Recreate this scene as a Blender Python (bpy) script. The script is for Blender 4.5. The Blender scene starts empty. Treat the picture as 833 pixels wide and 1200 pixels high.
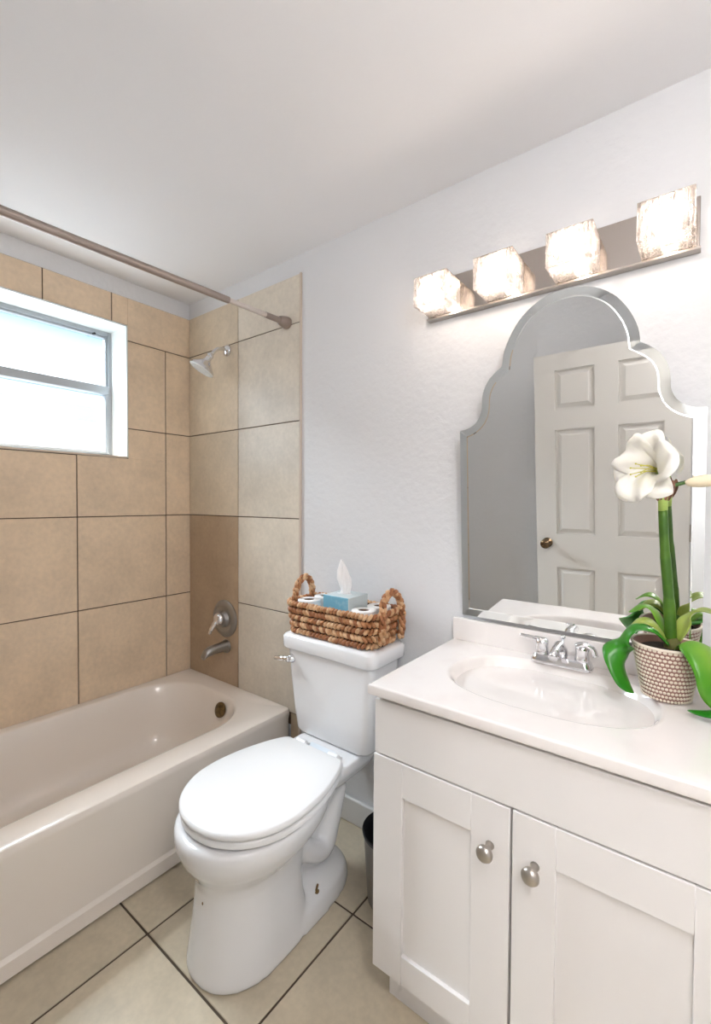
import bpy, bmesh, math, random
from mathutils import Vector, Matrix
random.seed(7)
C = bpy.context.scene.collection
SC = bpy.context.scene
pi = math.pi
V = Vector

# ------------------------------------------------------------------ camera
cd = bpy.data.cameras.new('camera'); cam = bpy.data.objects.new('camera', cd); C.objects.link(cam)
cd.sensor_fit = 'HORIZONTAL'; cd.sensor_width = 36; cd.lens = 36*530.565/833
cd.clip_start = 0.01
yaw, pit, rol = math.radians(37.483), math.radians(-1.316), math.radians(0.315)
F = V((-math.sin(yaw)*math.cos(pit), math.cos(yaw)*math.cos(pit), math.sin(pit)))
R = V((math.cos(yaw), math.sin(yaw), 0)); U = R.cross(F)
R2 = R*math.cos(rol)+U*math.sin(rol); U2 = -R*math.sin(rol)+U*math.cos(rol)
M = Matrix((R2, U2, -F)).transposed().to_4x4(); M.translation = V((2.334, -1.483, 1.342))
cam.matrix_world = M
SC.camera = cam

# ------------------------------------------------------------------ world, lights, exposure
SC.view_settings.view_transform = 'Standard'; SC.view_settings.look = 'None'
SC.view_settings.gamma = 1; SC.view_settings.use_curve_mapping = False
SC.view_settings.exposure = 0.80
w = bpy.data.worlds.new('World'); SC.world = w; w.use_nodes = True
bg = w.node_tree.nodes['Background']; bg.inputs[0].default_value = (.86, .93, 1.0, 1); bg.inputs[1].default_value = 1.15

def area(name, loc, rot, sx, sy, e, col):
    l = bpy.data.lights.new(name, 'AREA'); l.shape = 'RECTANGLE'; l.size = sx; l.size_y = sy; l.energy = e; l.color = col
    o = bpy.data.objects.new(name, l); C.objects.link(o); o.location = loc; o.rotation_euler = rot
    return o
# daylight just outside the window, shining in
area('window_daylight', (-1.25, -.80, 3.35), (0, math.radians(-42), 0), 1.6, 1.8, 480, (.88, .95, 1))
def globe_light(name, loc, r, e, col):
    l = bpy.data.lights.new(name, 'POINT'); l.shadow_soft_size = r; l.energy = e; l.color = col
    o = bpy.data.objects.new(name, l); C.objects.link(o); o.location = loc
globe_light('added_hallway_fill', (2.70, -2.35, 2.16), .06, 26, (1, .965, .93))  # fill light of the added, unseen hallway globe
globe_light('added_bathroom_fill', (2.66, -1.40, 2.12), .06, 15.5, (1, .98, .96))  # fill light of the added, unseen bathroom globe

# ------------------------------------------------------------------ materials
def mat(name, col, rough=.5, metal=0, spec=None, coat=0, noise=None, bump=None, sheen=0, sub=0):
    """noise=(scale, colour2, detail, contrast lo, hi)   bump=(scale, strength, distance)"""
    m = bpy.data.materials.new(name); m.use_nodes = True; nt = m.node_tree; b = nt.nodes['Principled BSDF']
    b.inputs['Base Color'].default_value = (*col, 1); b.inputs['Roughness'].default_value = rough
    b.inputs['Metallic'].default_value = metal
    if spec is not None: b.inputs['Specular IOR Level'].default_value = spec
    if coat: b.inputs['Coat Weight'].default_value = coat; b.inputs['Coat Roughness'].default_value = .08
    tc = nt.nodes.new('ShaderNodeTexCoord')
    if noise:
        n = nt.nodes.new('ShaderNodeTexNoise'); n.inputs['Scale'].default_value = noise[0]; n.inputs['Detail'].default_value = noise[2]
        nt.links.new(tc.outputs['Object'], n.inputs['Vector'])
        r = nt.nodes.new('ShaderNodeMapRange'); r.inputs[1].default_value = noise[3]; r.inputs[2].default_value = noise[4]
        nt.links.new(n.outputs['Fac'], r.inputs[0])
        mx = nt.nodes.new('ShaderNodeMix'); mx.data_type = 'RGBA'
        mx.inputs[6].default_value = (*col, 1); mx.inputs[7].default_value = (*noise[1], 1)
        nt.links.new(r.outputs[0], mx.inputs[0]); nt.links.new(mx.outputs[2], b.inputs['Base Color'])
    if bump:
        n = nt.nodes.new('ShaderNodeTexNoise'); n.inputs['Scale'].default_value = bump[0]; n.inputs['Detail'].default_value = 4
        nt.links.new(tc.outputs['Object'], n.inputs['Vector'])
        bp = nt.nodes.new('ShaderNodeBump'); bp.inputs['Strength'].default_value = bump[1]; bp.inputs['Distance'].default_value = bump[2]
        nt.links.new(n.outputs['Fac'], bp.inputs['Height']); nt.links.new(bp.outputs[0], b.inputs['Normal'])
    return m

def srgb(r, g, b): return tuple(((c/255)/12.92 if c/255 <= .04045 else ((c/255+.055)/1.055)**2.4) for c in (r, g, b))

M_wall = mat('white_wall_paint', srgb(225, 225, 227), .55, bump=(38, .35, .007))
M_ceil = mat('white_ceiling_paint', srgb(240, 239, 241), .8, bump=(60, .1, .003))
M_trim = mat('white_gloss_trim', srgb(228, 226, 224), .35)
M_porc = mat('white_porcelain', srgb(234, 233, 234), .12, coat=.4)
M_seat = mat('white_plastic_seat', srgb(236, 235, 235), .28)
M_tub = mat('almond_enamel', srgb(243, 233, 223), .16, coat=.3)
M_cab = mat('white_cabinet_paint', srgb(232, 228, 226), .38)
M_gap = mat('dark_gap', srgb(70, 66, 62), .9)
M_marble = mat('cultured_marble', srgb(238, 232, 229), .1, coat=.5, noise=(7, srgb(231, 222, 219), 3, .5, .8))
M_chrome = mat('chrome', (.78, .78, .80), .08, 1)
M_nickel = mat('brushed_nickel', (.50, .46, .42), .30, 1)
M_plate = mat('polished_nickel_plate', (.50, .45, .41), .12, 1)
M_satin = mat('satin_grey_metal', (.36, .35, .34), .3, 1)
M_rod = mat('satin_bronze_rod', srgb(168, 154, 146), .35, .7)
M_rod2 = mat('pale_rod_sleeve', srgb(216, 205, 198), .35, .4)
M_brass = mat('aged_brass', srgb(128, 106, 70), .4, .8, noise=(60, srgb(90, 78, 56), 3, .4, .7))
M_alu = mat('aluminium_frame', srgb(168, 172, 176), .45, .5)
M_grout = mat('brown_grout', srgb(104, 84, 68), .9)
M_fgrout = mat('dark_floor_grout', srgb(88, 76, 64), .95)
M_reveal = mat('white_glazed_reveal_tile', srgb(236, 240, 238), .15)
M_black = mat('black_plastic', (.012, .012, .013), .4)
M_bin = mat('grey_metal_bin', srgb(140, 136, 130), .35, .6)
M_soil = mat('dark_soil', srgb(58, 44, 34), 1, bump=(90, 1, .01))
M_potd = mat('brown_pot_weave', srgb(158, 122, 110), .7)
M_potl = mat('cream_pot_bead', srgb(232, 220, 204), .5)
M_leaf = mat('glossy_leaf', srgb(70, 140, 20), .3, noise=(9, srgb(126, 168, 52), 2, .35, .7))
M_leafd = mat('deep_green_leaf', srgb(26, 112, 14), .3, noise=(9, srgb(60, 140, 30), 2, .35, .7))
M_leafp = mat('pale_green_leaf', srgb(168, 182, 88), .35, noise=(12, srgb(128, 150, 62), 3, .35, .7))
M_stem = mat('green_stem', srgb(56, 96, 18), .4, noise=(20, srgb(84, 124, 34), 3, .4, .7))
M_stemp = mat('pale_stem_top', srgb(170, 196, 100), .4)
M_bract = mat('dry_bract', srgb(150, 106, 84), .7, noise=(80, srgb(98, 66, 50), 3, .4, .6))
M_petal = mat('white_petal', srgb(250, 246, 238), .5)
M_petal.node_tree.nodes['Principled BSDF'].inputs['Subsurface Weight'].default_value = .25
M_petal.node_tree.nodes['Principled BSDF'].inputs['Subsurface Radius'].default_value = (.02, .02, .015)
M_bud = mat('cream_bud', srgb(244, 228, 198), .5)
M_stamen = mat('yellow_green_stamen', srgb(206, 198, 80), .5)
M_roll = mat('white_tissue_paper', srgb(240, 238, 236), .9)
M_core = mat('brown_card_core', srgb(120, 96, 78), .9)
M_blue = mat('pale_blue_card', srgb(120, 180, 205), .6, noise=(30, srgb(168, 206, 218), 2, .5, .75))
M_boxtop = mat('grey_blue_card', srgb(196, 206, 208), .6)
M_bulb = bpy.data.materials.new('lit_bulb'); M_bulb.use_nodes = True
_b = M_bulb.node_tree.nodes['Principled BSDF']; _b.inputs['Emission Color'].default_value = (1, .93, .84, 1); _b.inputs['Emission Strength'].default_value = 14
M_lampface = bpy.data.materials.new('lit_diffuser'); M_lampface.use_nodes = True
_b = M_lampface.node_tree.nodes['Principled BSDF']; _b.inputs['Emission Color'].default_value = (1, .96, .91, 1); _b.inputs['Emission Strength'].default_value = 3
M_mirror = mat('mirror_silver', (.93, .94, .93), .0, 1)
M_bevel = mat('bevelled_mirror_edge', (.88, .91, .90), .03, 1)
M_tick = mat('brown_stain', srgb(108, 82, 44), .6)
M_knobm = mat('dark_brass_knob', srgb(120, 100, 78), .25, 1)
M_siding = mat('pale_siding', srgb(236, 240, 244), .8)
M_band = mat('blue_siding_band', srgb(98, 134, 160), .8)

M_globe = bpy.data.materials.new('clear_globe'); M_globe.use_nodes = True
nt = M_globe.node_tree; nt.nodes.remove(nt.nodes['Principled BSDF']); out = nt.nodes['Material Output']
t = nt.nodes.new('ShaderNodeBsdfTransparent'); g = nt.nodes.new('ShaderNodeBsdfGlossy'); g.inputs['Roughness'].default_value = .05
mx = nt.nodes.new('ShaderNodeMixShader'); mx.inputs[0].default_value = .05
nt.links.new(t.outputs[0], mx.inputs[1]); nt.links.new(g.outputs[0], mx.inputs[2]); nt.links.new(mx.outputs[0], out.inputs[0])
# tile material: colour attribute times mottling
def tile_mat(name, rough=.28):
    m = bpy.data.materials.new(name); m.use_nodes = True; nt = m.node_tree; b = nt.nodes['Principled BSDF']
    a = nt.nodes.new('ShaderNodeAttribute'); a.attribute_name = 'tile'
    tc = nt.nodes.new('ShaderNodeTexCoord')
    n1 = nt.nodes.new('ShaderNodeTexNoise'); n1.inputs['Scale'].default_value = 5; n1.inputs['Detail'].default_value = 5; n1.inputs['Roughness'].default_value = .62
    n2 = nt.nodes.new('ShaderNodeTexNoise'); n2.inputs['Scale'].default_value = 55; n2.inputs['Detail'].default_value = 4
    va = nt.nodes.new('ShaderNodeVectorMath'); va.operation = 'ADD'      # shift the mottling from tile to tile
    a2 = nt.nodes.new('ShaderNodeAttribute'); a2.attribute_name = 'shift'
    nt.links.new(tc.outputs['Object'], va.inputs[0]); nt.links.new(a2.outputs['Vector'], va.inputs[1])
    nt.links.new(va.outputs[0], n1.inputs['Vector']); nt.links.new(va.outputs[0], n2.inputs['Vector'])
    r1 = nt.nodes.new('ShaderNodeMapRange'); r1.inputs[1].default_value = .3; r1.inputs[2].default_value = .7; r1.inputs[3].default_value = .90; r1.inputs[4].default_value = 1.09
    r2 = nt.nodes.new('ShaderNodeMapRange'); r2.inputs[1].default_value = .3; r2.inputs[2].default_value = .7; r2.inputs[3].default_value = .95; r2.inputs[4].default_value = 1.05
    nt.links.new(n1.outputs['Fac'], r1.inputs[0]); nt.links.new(n2.outputs['Fac'], r2.inputs[0])
    mu = nt.nodes.new('ShaderNodeMath'); mu.operation = 'MULTIPLY'; nt.links.new(r1.outputs[0], mu.inputs[0]); nt.links.new(r2.outputs[0], mu.inputs[1])
    sc = nt.nodes.new('ShaderNodeVectorMath'); sc.operation = 'SCALE'; nt.links.new(a.outputs['Color'], sc.inputs[0]); nt.links.new(mu.outputs[0], sc.inputs['Scale'])
    nt.links.new(sc.outputs[0], b.inputs['Base Color']); b.inputs['Roughness'].default_value = rough
    bp = nt.nodes.new('ShaderNodeBump'); bp.inputs['Strength'].default_value = .15; bp.inputs['Distance'].default_value = .003
    nt.links.new(n1.outputs['Fac'], bp.inputs['Height']); nt.links.new(bp.outputs[0], b.inputs['Normal'])
    return m
M_tile = tile_mat('beige_stone_tile'); M_ftile = tile_mat('tan_floor_tile', .3)

# frosted window pane and crinkled shade glass
M_pane = bpy.data.materials.new('frosted_pane'); M_pane.use_nodes = True
nt = M_pane.node_tree; nt.nodes.remove(nt.nodes['Principled BSDF']); out = nt.nodes['Material Output']
t = nt.nodes.new('ShaderNodeBsdfTransparent'); t.inputs[0].default_value = (.95, .98, 1, 1)
l = nt.nodes.new('ShaderNodeBsdfTranslucent'); l.inputs[0].default_value = (.93, .96, 1, 1)
mx = nt.nodes.new('ShaderNodeMixShader'); mx.inputs[0].default_value = .04
g = nt.nodes.new('ShaderNodeBsdfGlossy'); g.inputs['Roughness'].default_value = .1
mx2 = nt.nodes.new('ShaderNodeMixShader'); mx2.inputs[0].default_value = .05
nt.links.new(t.outputs[0], mx.inputs[1]); nt.links.new(l.outputs[0], mx.inputs[2])
nt.links.new(mx.outputs[0], mx2.inputs[1]); nt.links.new(g.outputs[0], mx2.inputs[2]); nt.links.new(mx2.outputs[0], out.inputs[0])

M_crys = bpy.data.materials.new('crinkled_glass'); M_crys.use_nodes = True
nt = M_crys.node_tree; nt.nodes.remove(nt.nodes['Principled BSDF']); out = nt.nodes['Material Output']
tc = nt.nodes.new('ShaderNodeTexCoord'); mp = nt.nodes.new('ShaderNodeMapping'); mp.inputs['Scale'].default_value = (1.5, 1.5, .45)
nt.links.new(tc.outputs['Object'], mp.inputs[0])
n = nt.nodes.new('ShaderNodeTexNoise'); n.inputs['Scale'].default_value = 75; n.inputs['Detail'].default_value = 3; n.inputs['Distortion'].default_value = 1.2
nt.links.new(mp.outputs[0], n.inputs['Vector'])
bp = nt.nodes.new('ShaderNodeBump'); bp.inputs['Strength'].default_value = 1; bp.inputs['Distance'].default_value = .02; nt.links.new(n.outputs['Fac'], bp.inputs['Height'])
r = nt.nodes.new('ShaderNodeMapRange'); r.inputs[1].default_value = .38; r.inputs[2].default_value = .62; r.inputs[3].default_value = .0; r.inputs[4].default_value = .75
nt.links.new(n.outputs['Fac'], r.inputs[0])
t = nt.nodes.new('ShaderNodeBsdfTransparent'); t.inputs[0].default_value = (1, .97, .94, 1)
l = nt.nodes.new('ShaderNodeBsdfTranslucent'); l.inputs[0].default_value = (.42, .38, .36, 1); nt.links.new(bp.outputs[0], l.inputs['Normal'])
g = nt.nodes.new('ShaderNodeBsdfGlossy'); g.inputs['Roughness'].default_value = .12; nt.links.new(bp.outputs[0], g.inputs['Normal'])
mx = nt.nodes.new('ShaderNodeMixShader'); nt.links.new(r.outputs[0], mx.inputs[0])
nt.links.new(t.outputs[0], mx.inputs[1]); nt.links.new(l.outputs[0], mx.inputs[2])
mx2 = nt.nodes.new('ShaderNodeMixShader'); mx2.inputs[0].default_value = .28
nt.links.new(mx.outputs[0], mx2.inputs[1]); nt.links.new(g.outputs[0], mx2.inputs[2]); nt.links.new(mx2.outputs[0], out.inputs[0])

# ------------------------------------------------------------------ helpers
def link(name, bm, m, parent=None, smooth=False, bev=0, seg=2, sub=0, mats=None, ang=None, origin=None):
    bmesh.ops.recalc_face_normals(bm, faces=bm.faces[:])
    if origin is not None:
        for v in bm.verts: v.co -= V(origin)
    me = bpy.data.meshes.new(name); bm.to_mesh(me); bm.free()
    for x in (mats or [m]): me.materials.append(x)
    o = bpy.data.objects.new(name, me); C.objects.link(o)
    if origin is not None: o.location = V(origin)
    if smooth:
        for p in me.polygons: p.use_smooth = True
    if ang:
        for p in me.polygons: p.use_smooth = True
        me.set_sharp_from_angle(angle=math.radians(ang))
    if parent:
        o.parent = parent
        if origin is not None: o.location = V(origin) - V(parent.location)
        else: o.location = -V(parent.location)
    if bev:
        b = o.modifiers.new('bevel', 'BEVEL'); b.width = bev; b.segments = seg; b.limit_method = 'ANGLE'; b.angle_limit = math.radians(40)
        for p in me.polygons: p.use_smooth = True
        me.set_sharp_from_angle(angle=math.radians(50)); b.harden_normals = False
    if sub:
        s = o.modifiers.new('sub', 'SUBSURF'); s.levels = sub; s.render_levels = sub
    return o
def thing(name, label, cat, loc, group=None):
    o = bpy.data.objects.new(name, None); C.objects.link(o); o.location = loc
    o.empty_display_size = .05; o['label'] = label; o['category'] = cat
    if group: o['group'] = group
    return o
def tag(o, label, cat, group=None):
    o['label'] = label; o['category'] = cat
    if group: o['group'] = group
    return o
def struct(o):
    o['kind'] = 'structure'; return o
def box(bm, a, b, mi=0):
    x0, y0, z0 = [min(a[i], b[i]) for i in range(3)]; x1, y1, z1 = [max(a[i], b[i]) for i in range(3)]
    v = [bm.verts.new(p) for p in ((x0, y0, z0), (x1, y0, z0), (x1, y1, z0), (x0, y1, z0), (x0, y0, z1), (x1, y0, z1), (x1, y1, z1), (x0, y1, z1))]
    fs = [(0, 3, 2, 1), (4, 5, 6, 7), (0, 1, 5, 4), (1, 2, 6, 5), (2, 3, 7, 6), (3, 0, 4, 7)]
    r = []
    for f in fs:
        q = bm.faces.new([v[i] for i in f]); q.material_index = mi; r.append(q)
    return r
def boxes(*bs):
    bm = bmesh.new()
    for a, b in bs: box(bm, a, b)
    return bm
def loft(bm, rings, cap0=True, cap1=True, mi=0, close=True):
    vr = [[bm.verts.new(p) for p in r] for r in rings]
    n = len(vr[0])
    for i in range(len(vr)-1):
        for j in range(n if close else n-1):
            k = (j+1) % n
            bm.faces.new((vr[i][j], vr[i][k], vr[i+1][k], vr[i+1][j])).material_index = mi
    if cap0: bm.faces.new(list(reversed(vr[0]))).material_index = mi
    if cap1: bm.faces.new(vr[-1]).material_index = mi
    return vr
def frame_of(d):
    d = d.normalized(); a = V((0, 0, 1)) if abs(d.z) < .9 else V((1, 0, 0))
    u = d.cross(a).normalized(); return u, d.cross(u).normalized()
def tube(bm, pts, rad, n=14, mi=0, cap=True):
    pts = [V(p) for p in pts]; rr = rad if isinstance(rad, (list, tuple)) else [rad]*len(pts)
    rings = []; u = None
    for i, p in enumerate(pts):
        d = (pts[min(i+1, len(pts)-1)] - pts[max(i-1, 0)]).normalized()
        if u is None: u, v = frame_of(d)
        else:
            u = (u - d*u.dot(d)).normalized(); v = d.cross(u).normalized()
        rings.append([p + (u*math.cos(2*pi*k/n) + v*math.sin(2*pi*k/n))*rr[i] for k in range(n)])
    loft(bm, rings, cap, cap, mi)
def lathe(bm, prof, c=(0, 0, 0), axis=(0, 0, 1), n=32, mi=0, cap0=True, cap1=True):
    ax = V(axis).normalized(); u, v = frame_of(ax); c = V(c)
    rings = [[c + ax*h + (u*math.cos(2*pi*k/n)+v*math.sin(2*pi*k/n))*max(r, 1e-4) for k in range(n)] for r, h in prof]
    loft(bm, rings, cap0, cap1, mi)
def blob(bm, c, rx, ry, rz, rot=None, seg=8, rng=5, mi=0):
    c = V(c); m = rot if rot else Matrix.Identity(3)
    top = bm.verts.new(c + m @ V((0, 0, rz))); bot = bm.verts.new(c + m @ V((0, 0, -rz)))
    rs = []
    for i in range(1, rng):
        a = pi*i/rng; rs.append([bm.verts.new(c + m @ V((rx*math.sin(a)*math.cos(2*pi*k/seg), ry*math.sin(a)*math.sin(2*pi*k/seg), rz*math.cos(a)))) for k in range(seg)])
    for k in range(seg):
        j = (k+1) % seg
        bm.faces.new((top, rs[0][k], rs[0][j])).material_index = mi; bm.faces.new((bot, rs[-1][j], rs[-1][k])).material_index = mi
        for i in range(len(rs)-1): bm.faces.new((rs[i][k], rs[i+1][k], rs[i+1][j], rs[i][j])).material_index = mi
def bez(p, n=16):
    """Catmull-Rom through the points"""
    p = [V(q) for q in p]; q = [p[0]*2-p[1]] + p + [p[-1]*2-p[-2]]; o = []
    for i in range(1, len(q)-2):
        for k in range(n):
            t = k/n; a, b, c, d = q[i-1], q[i], q[i+1], q[i+2]
            o.append(.5*((2*b) + (c-a)*t + (2*a-5*b+4*c-d)*t*t + (3*b-a-3*c+d)*t**3))
    o.append(p[-1]); return o
def sell(cx, cy, z, a, bf, bb, e=2.0, n=64, e2=None):
    """super-ellipse ring; bf towards -y, bb towards +y"""
    r = []
    for k in range(n):
        t = 2*pi*k/n; c, s = math.cos(t), math.sin(t); b = bb if s > 0 else bf; ee = (e2 if (e2 and s > 0) else e)
        r.append((cx+a*math.copysign(abs(c)**(2/ee), c), cy+b*math.copysign(abs(s)**(2/ee), s), z))
    return r
def tiles_mesh(name, rects, plane, m, parent, base, dark=None, gap=.0045, th=.007):
    """rects: (u0,u1,v0,v1[,colour[,open sides]]); plane(u,v,d)->xyz"""
    bm = bmesh.new(); lc = bm.loops.layers.float_color.new('tile'); ls = bm.loops.layers.float_color.new('shift')
    for rc in rects:
        u0, u1, v0, v1 = rc[:4]; col = rc[4] if len(rc) > 4 and rc[4] else base; k = 1+random.uniform(-.035, .035) if len(rc) < 6 else 1
        op = rc[5] if len(rc) > 5 else ''
        g = gap/2
        a0 = u0+(0 if 'l' in op else g); a1 = u1-(0 if 'r' in op else g); b0 = v0+(0 if 'b' in op else g); b1 = v1-(0 if 't' in op else g)
        sh = (random.uniform(0, 9), random.uniform(0, 9), random.uniform(0, 9), 1) if len(rc) < 6 else (3, 5, 2, 1)
        p, q = plane(a0, b0, 0), plane(a1, b1, th)
        fs = box(bm, p, q)
        for f in fs:
            for lp in f.loops: lp[lc] = (col[0]*k, col[1]*k, col[2]*k, 1); lp[ls] = sh
    o = link(name, bm, m, parent, bev=0.0012, seg=1)
    return o

# ------------------------------------------------------------------ room shell
ZC = 2.452; YF = -1.80; XR = 3.06; TE = .89; YT = -1.524
# window opening on the left wall
WY0, WY1, WZ0, WZ1 = -1.22, -.358, 1.558, 2.222
T = .24
struct(link('wall_left', boxes(((-T, WY1, 0), (0, T, ZC)), ((-T, YF-T, 0), (0, WY0, ZC)), ((-T, WY0, 0), (0, WY1, WZ0)), ((-T, WY0, WZ1), (0, WY1, ZC))), M_wall))
struct(link('wall_back', boxes(((0, 0, 0), (XR+T, T, ZC))), M_wall))
struct(link('wall_right', boxes(((XR, YF, 0), (XR+T, 0, ZC))), M_wall))
struct(link('wall_alcove', boxes(((0, YF, 0), (TE, YT, ZC))), M_wall))
struct(link('wall_front', boxes(((TE, YF-T, 0), (2.32, YF, ZC)), ((2.32, YF-T, 2.06), (XR, YF, ZC)), ((0, YF-T, 0), (TE, YF, ZC)), ((2.285, YF, 0), (2.32, -1.54, 2.1)), ((2.285, YF, 2.1), (2.32, -1.54, ZC))), M_wall))
struct(link('ceiling', boxes(((-T, YF-T, ZC), (XR+T, T, ZC+.1)), ((1.9, -3.1, ZC), (XR+T, YF-T, ZC+.1))), M_ceil))
struct(link('wall_hallway', boxes(((1.9, -3.1, 0), (XR+T, -2.95, ZC)), ((XR, -2.95, 0), (XR+T, YF-T, ZC)), ((1.9, -2.95, 0), (2.0, YF-T, ZC))), M_wall))

# floor: slab plus tiles
fl = struct(link('floor', boxes(((-T, -3.1, -.1), (XR+T, T, -.003))), M_fgrout))
fx = [.993+.4615*i for i in range(-3, 6)]; fy = [-.338-.4435*i for i in range(-1, 7)]
rc = []
for i in range(len(fx)-1):
    for j in range(len(fy)-1):
        x0, x1 = max(fx[i], -.0), min(fx[i+1], XR); y0, y1 = max(fy[j+1], -2.95), min(fy[j], 0)
        if x1-x0 > .02 and y1-y0 > .02: rc.append((x0, x1, y0, y1))
tiles_mesh('tile_panel', rc, lambda u, v, d: (u, v, -.007+d), M_ftile, fl, srgb(202, 189, 166), gap=.007, th=.007)

# wall tiles: window wall (u = y, v = z)
rows = [.378, .819, 1.262, 1.707, 2.150, 2.366]
BE = srgb(228, 205, 177)
wl = bpy.data.objects['wall_left']
link('grout_panel', boxes(((0, WY1, .30), (.003, 0, 2.366)), ((0, YT, .30), (.003, WY0, 2.366)), ((0, WY0, .30), (.003, WY1, WZ0)), ((0, WY0, WZ1), (.003, WY1, 2.366))), M_grout, wl)
L = []
cols = [YT, -1.479, -1.036, -.593, -.150, 0]
for r_ in range(0, 2):
    for c in range(1, 5): L.append((cols[c], cols[c+1], rows[r_]-(.02 if r_ == 0 else 0), rows[r_+1]))
    L.append((cols[0], cols[1], rows[r_], rows[r_+1]))
for r_ in range(2, 4): L.append((-.150, 0, rows[r_], rows[r_+1]))
L.append((-.593, -.150, 1.262, WZ0-.004, BE, 't')); L.append((WY1+.004, -.150, WZ0-.004, 1.707, BE, 'b'))
L.append((WY1+.004, -.150, 1.707, 2.150))
L.append((-1.036, -.593, 1.262, WZ0-.004)); L.append((-1.479, -1.036, 1.262, WZ0-.004)); L.append((YT, -1.479, 1.262, WZ0-.004))
L.append((YT, WY0-.004, WZ0, 1.85)); L.append((YT, WY0-.004, 1.85, WZ1))
L.append((-.431, WY1+.004, WZ1+.004, 2.366, BE, 'r')); L.append((WY1+.004, 0, 2.150, 2.366, BE, 'l'))
for a, b in ((-.725, -.431), (-1.168, -.725), (YT, -1.168)): L.append((a, b, WZ1+.004, 2.366))
tiles_mesh('tile_panel', L, lambda u, v, d: (.003+d*.7, u, v), M_tile, wl, BE)
# fixture wall
wb = bpy.data.objects['wall_back']
link('grout_panel', boxes(((0, -.003, .30), (TE-.006, 0, 2.366)), ((.83, -.003, 0), (TE-.006, 0, .30))), M_grout, wb)
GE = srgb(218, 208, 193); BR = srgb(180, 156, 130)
L = []
xs = [0.009, .4445, TE-.008]
for r_ in range(1, 5):
    L.append((xs[1], xs[2], rows[r_], rows[r_+1], GE))
    if r_ > 1: L.append((xs[0], xs[1], rows[r_], rows[r_+1], srgb(216, 200, 177)))
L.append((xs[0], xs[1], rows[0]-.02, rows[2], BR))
L.append((xs[1], xs[2], rows[0]-.02, rows[1], GE)); L.append((.828, xs[2], 0, rows[0]-.02, srgb(186, 164, 138)))
tiles_mesh('tile_panel', L, lambda u, v, d: (u, -.003-d*.7, v), M_tile, wb, GE)
link('tile_edge_strip', boxes(((TE-.010, -.0095, 0), (TE, 0, 2.368))), mat('pale_edge_strip', srgb(206, 190, 176), .5), wb, bev=.002)
# alcove end
wa = bpy.data.objects['wall_alcove']
link('grout_panel', boxes(((0.009, YT, .30), (TE-.006, YT+.003, 2.366))), M_grout, wa)
L = [(xs[i], xs[i+1], rows[r_], rows[r_+1]) for i in range(2) for r_ in range(5)]
tiles_mesh('tile_panel', L, lambda u, v, d: (u, YT+.003+d*.7, v), M_tile, wa, BE)

# baseboards
def bboard(name, a, b):
    return struct(link(name, boxes((a, b)), M_trim, bev=.006, seg=2))
bboard('baseboard_back', (TE+.003, -.016, 0), (1.676, 0, .105))
bboard('baseboard_front', (TE, YF, 0), (2.285, YF+.014, .105))
bboard('baseboard_right', (XR-.014, YF, 0), (XR, 0, .105))

# window
G0, G1 = WY0+.022, WY1-.022
wn = link('window_1', boxes(((-.200, WY0, WZ0), (-.150, G0, WZ1)), ((-.200, G1, WZ0), (-.150, WY1, WZ1)), ((-.200, G0, WZ1-.026), (-.150, G1, WZ1)), ((-.200, G0, WZ0), (-.150, G1, WZ0+.026))), M_alu, bev=.003); struct(wn)
link('meeting_rail', boxes(((-.188, G0, 1.892), (-.140, G1, 1.936))), M_alu, wn, bev=.004)
link('upper_sash', boxes(((-.185, G0, 1.936), (-.158, G0+.010, WZ1-.026)), ((-.185, G1-.010, 1.936), (-.158, G1, WZ1-.026)), ((-.185, G0+.01, WZ1-.036), (-.158, G1-.01, WZ1-.026))), M_alu, wn, bev=.002)
link('lower_sash', boxes(((-.180, G0, WZ0+.026), (-.144, G0+.016, 1.892)), ((-.180, G1-.016, WZ0+.026), (-.144, G1, 1.892)), ((-.180, G0+.016, WZ0+.026), (-.144, G1-.016, WZ0+.038))), M_alu, wn, bev=.002)
link('pane', boxes(((-.176, G0+.010, 1.936), (-.172, G1-.010, WZ1-.036))), M_pane, wn)
link('pane', boxes(((-.166, G0+.016, WZ0+.038), (-.162, G1-.016, 1.892))), M_pane, wn)
bm = bmesh.new(); tube(bm, [(-.152, -.45, WZ1-.030), (-.136, -.45, WZ1-.032)], .006, 10); link('latch', bm, M_black, wn)
bm = bmesh.new(); box(bm, (-.146, -.87, WZ0+.022), (-.128, -.80, WZ0+.034)); box(bm, (-.138, -.90, WZ0+.024), (-.130, -.80, WZ0+.030)); link('crank_handle', bm, M_alu, wn, bev=.002)
tr = struct(link('trim_1', boxes(((-.150, WY1-.004, WZ0), (.012, WY1+.003, WZ1+.003)), ((-.150, WY0, WZ0), (.012, WY0+.004, WZ1)),
     ((-.150, WY0, WZ1-.004), (.012, -.905, WZ1+.003)), ((-.150, -.903, WZ1-.004), (.012, WY1+.0, WZ1+.003))), M_reveal))
link('sill', boxes(((-.150, WY0, WZ0-.002), (.012, WY1-.004, WZ0+.006))), mat('tan_sill', srgb(214, 196, 178), .4), tr)
# pale house wall seen dimly through the frosted glass
ex = struct(link('wall_outside', boxes(((-3.05, -6, 0), (-3.0, 5, 2.20)), ((-3.05, -6, 2.36), (-3.0, 5, 2.50)), ((-3.05, -6, 2.57), (-3.0, 5, 2.93)), ((-3.05, -6, 3.2), (-3.0, 5, 3.6))), M_siding))
link('blue_band', boxes(((-3.05, -6, 2.20), (-2.99, 5, 2.36)), ((-3.05, -6, 2.50), (-2.99, 5, 2.57)), ((-3.05, -6, 2.93), (-2.99, 5, 3.2))), M_band, ex)

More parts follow.
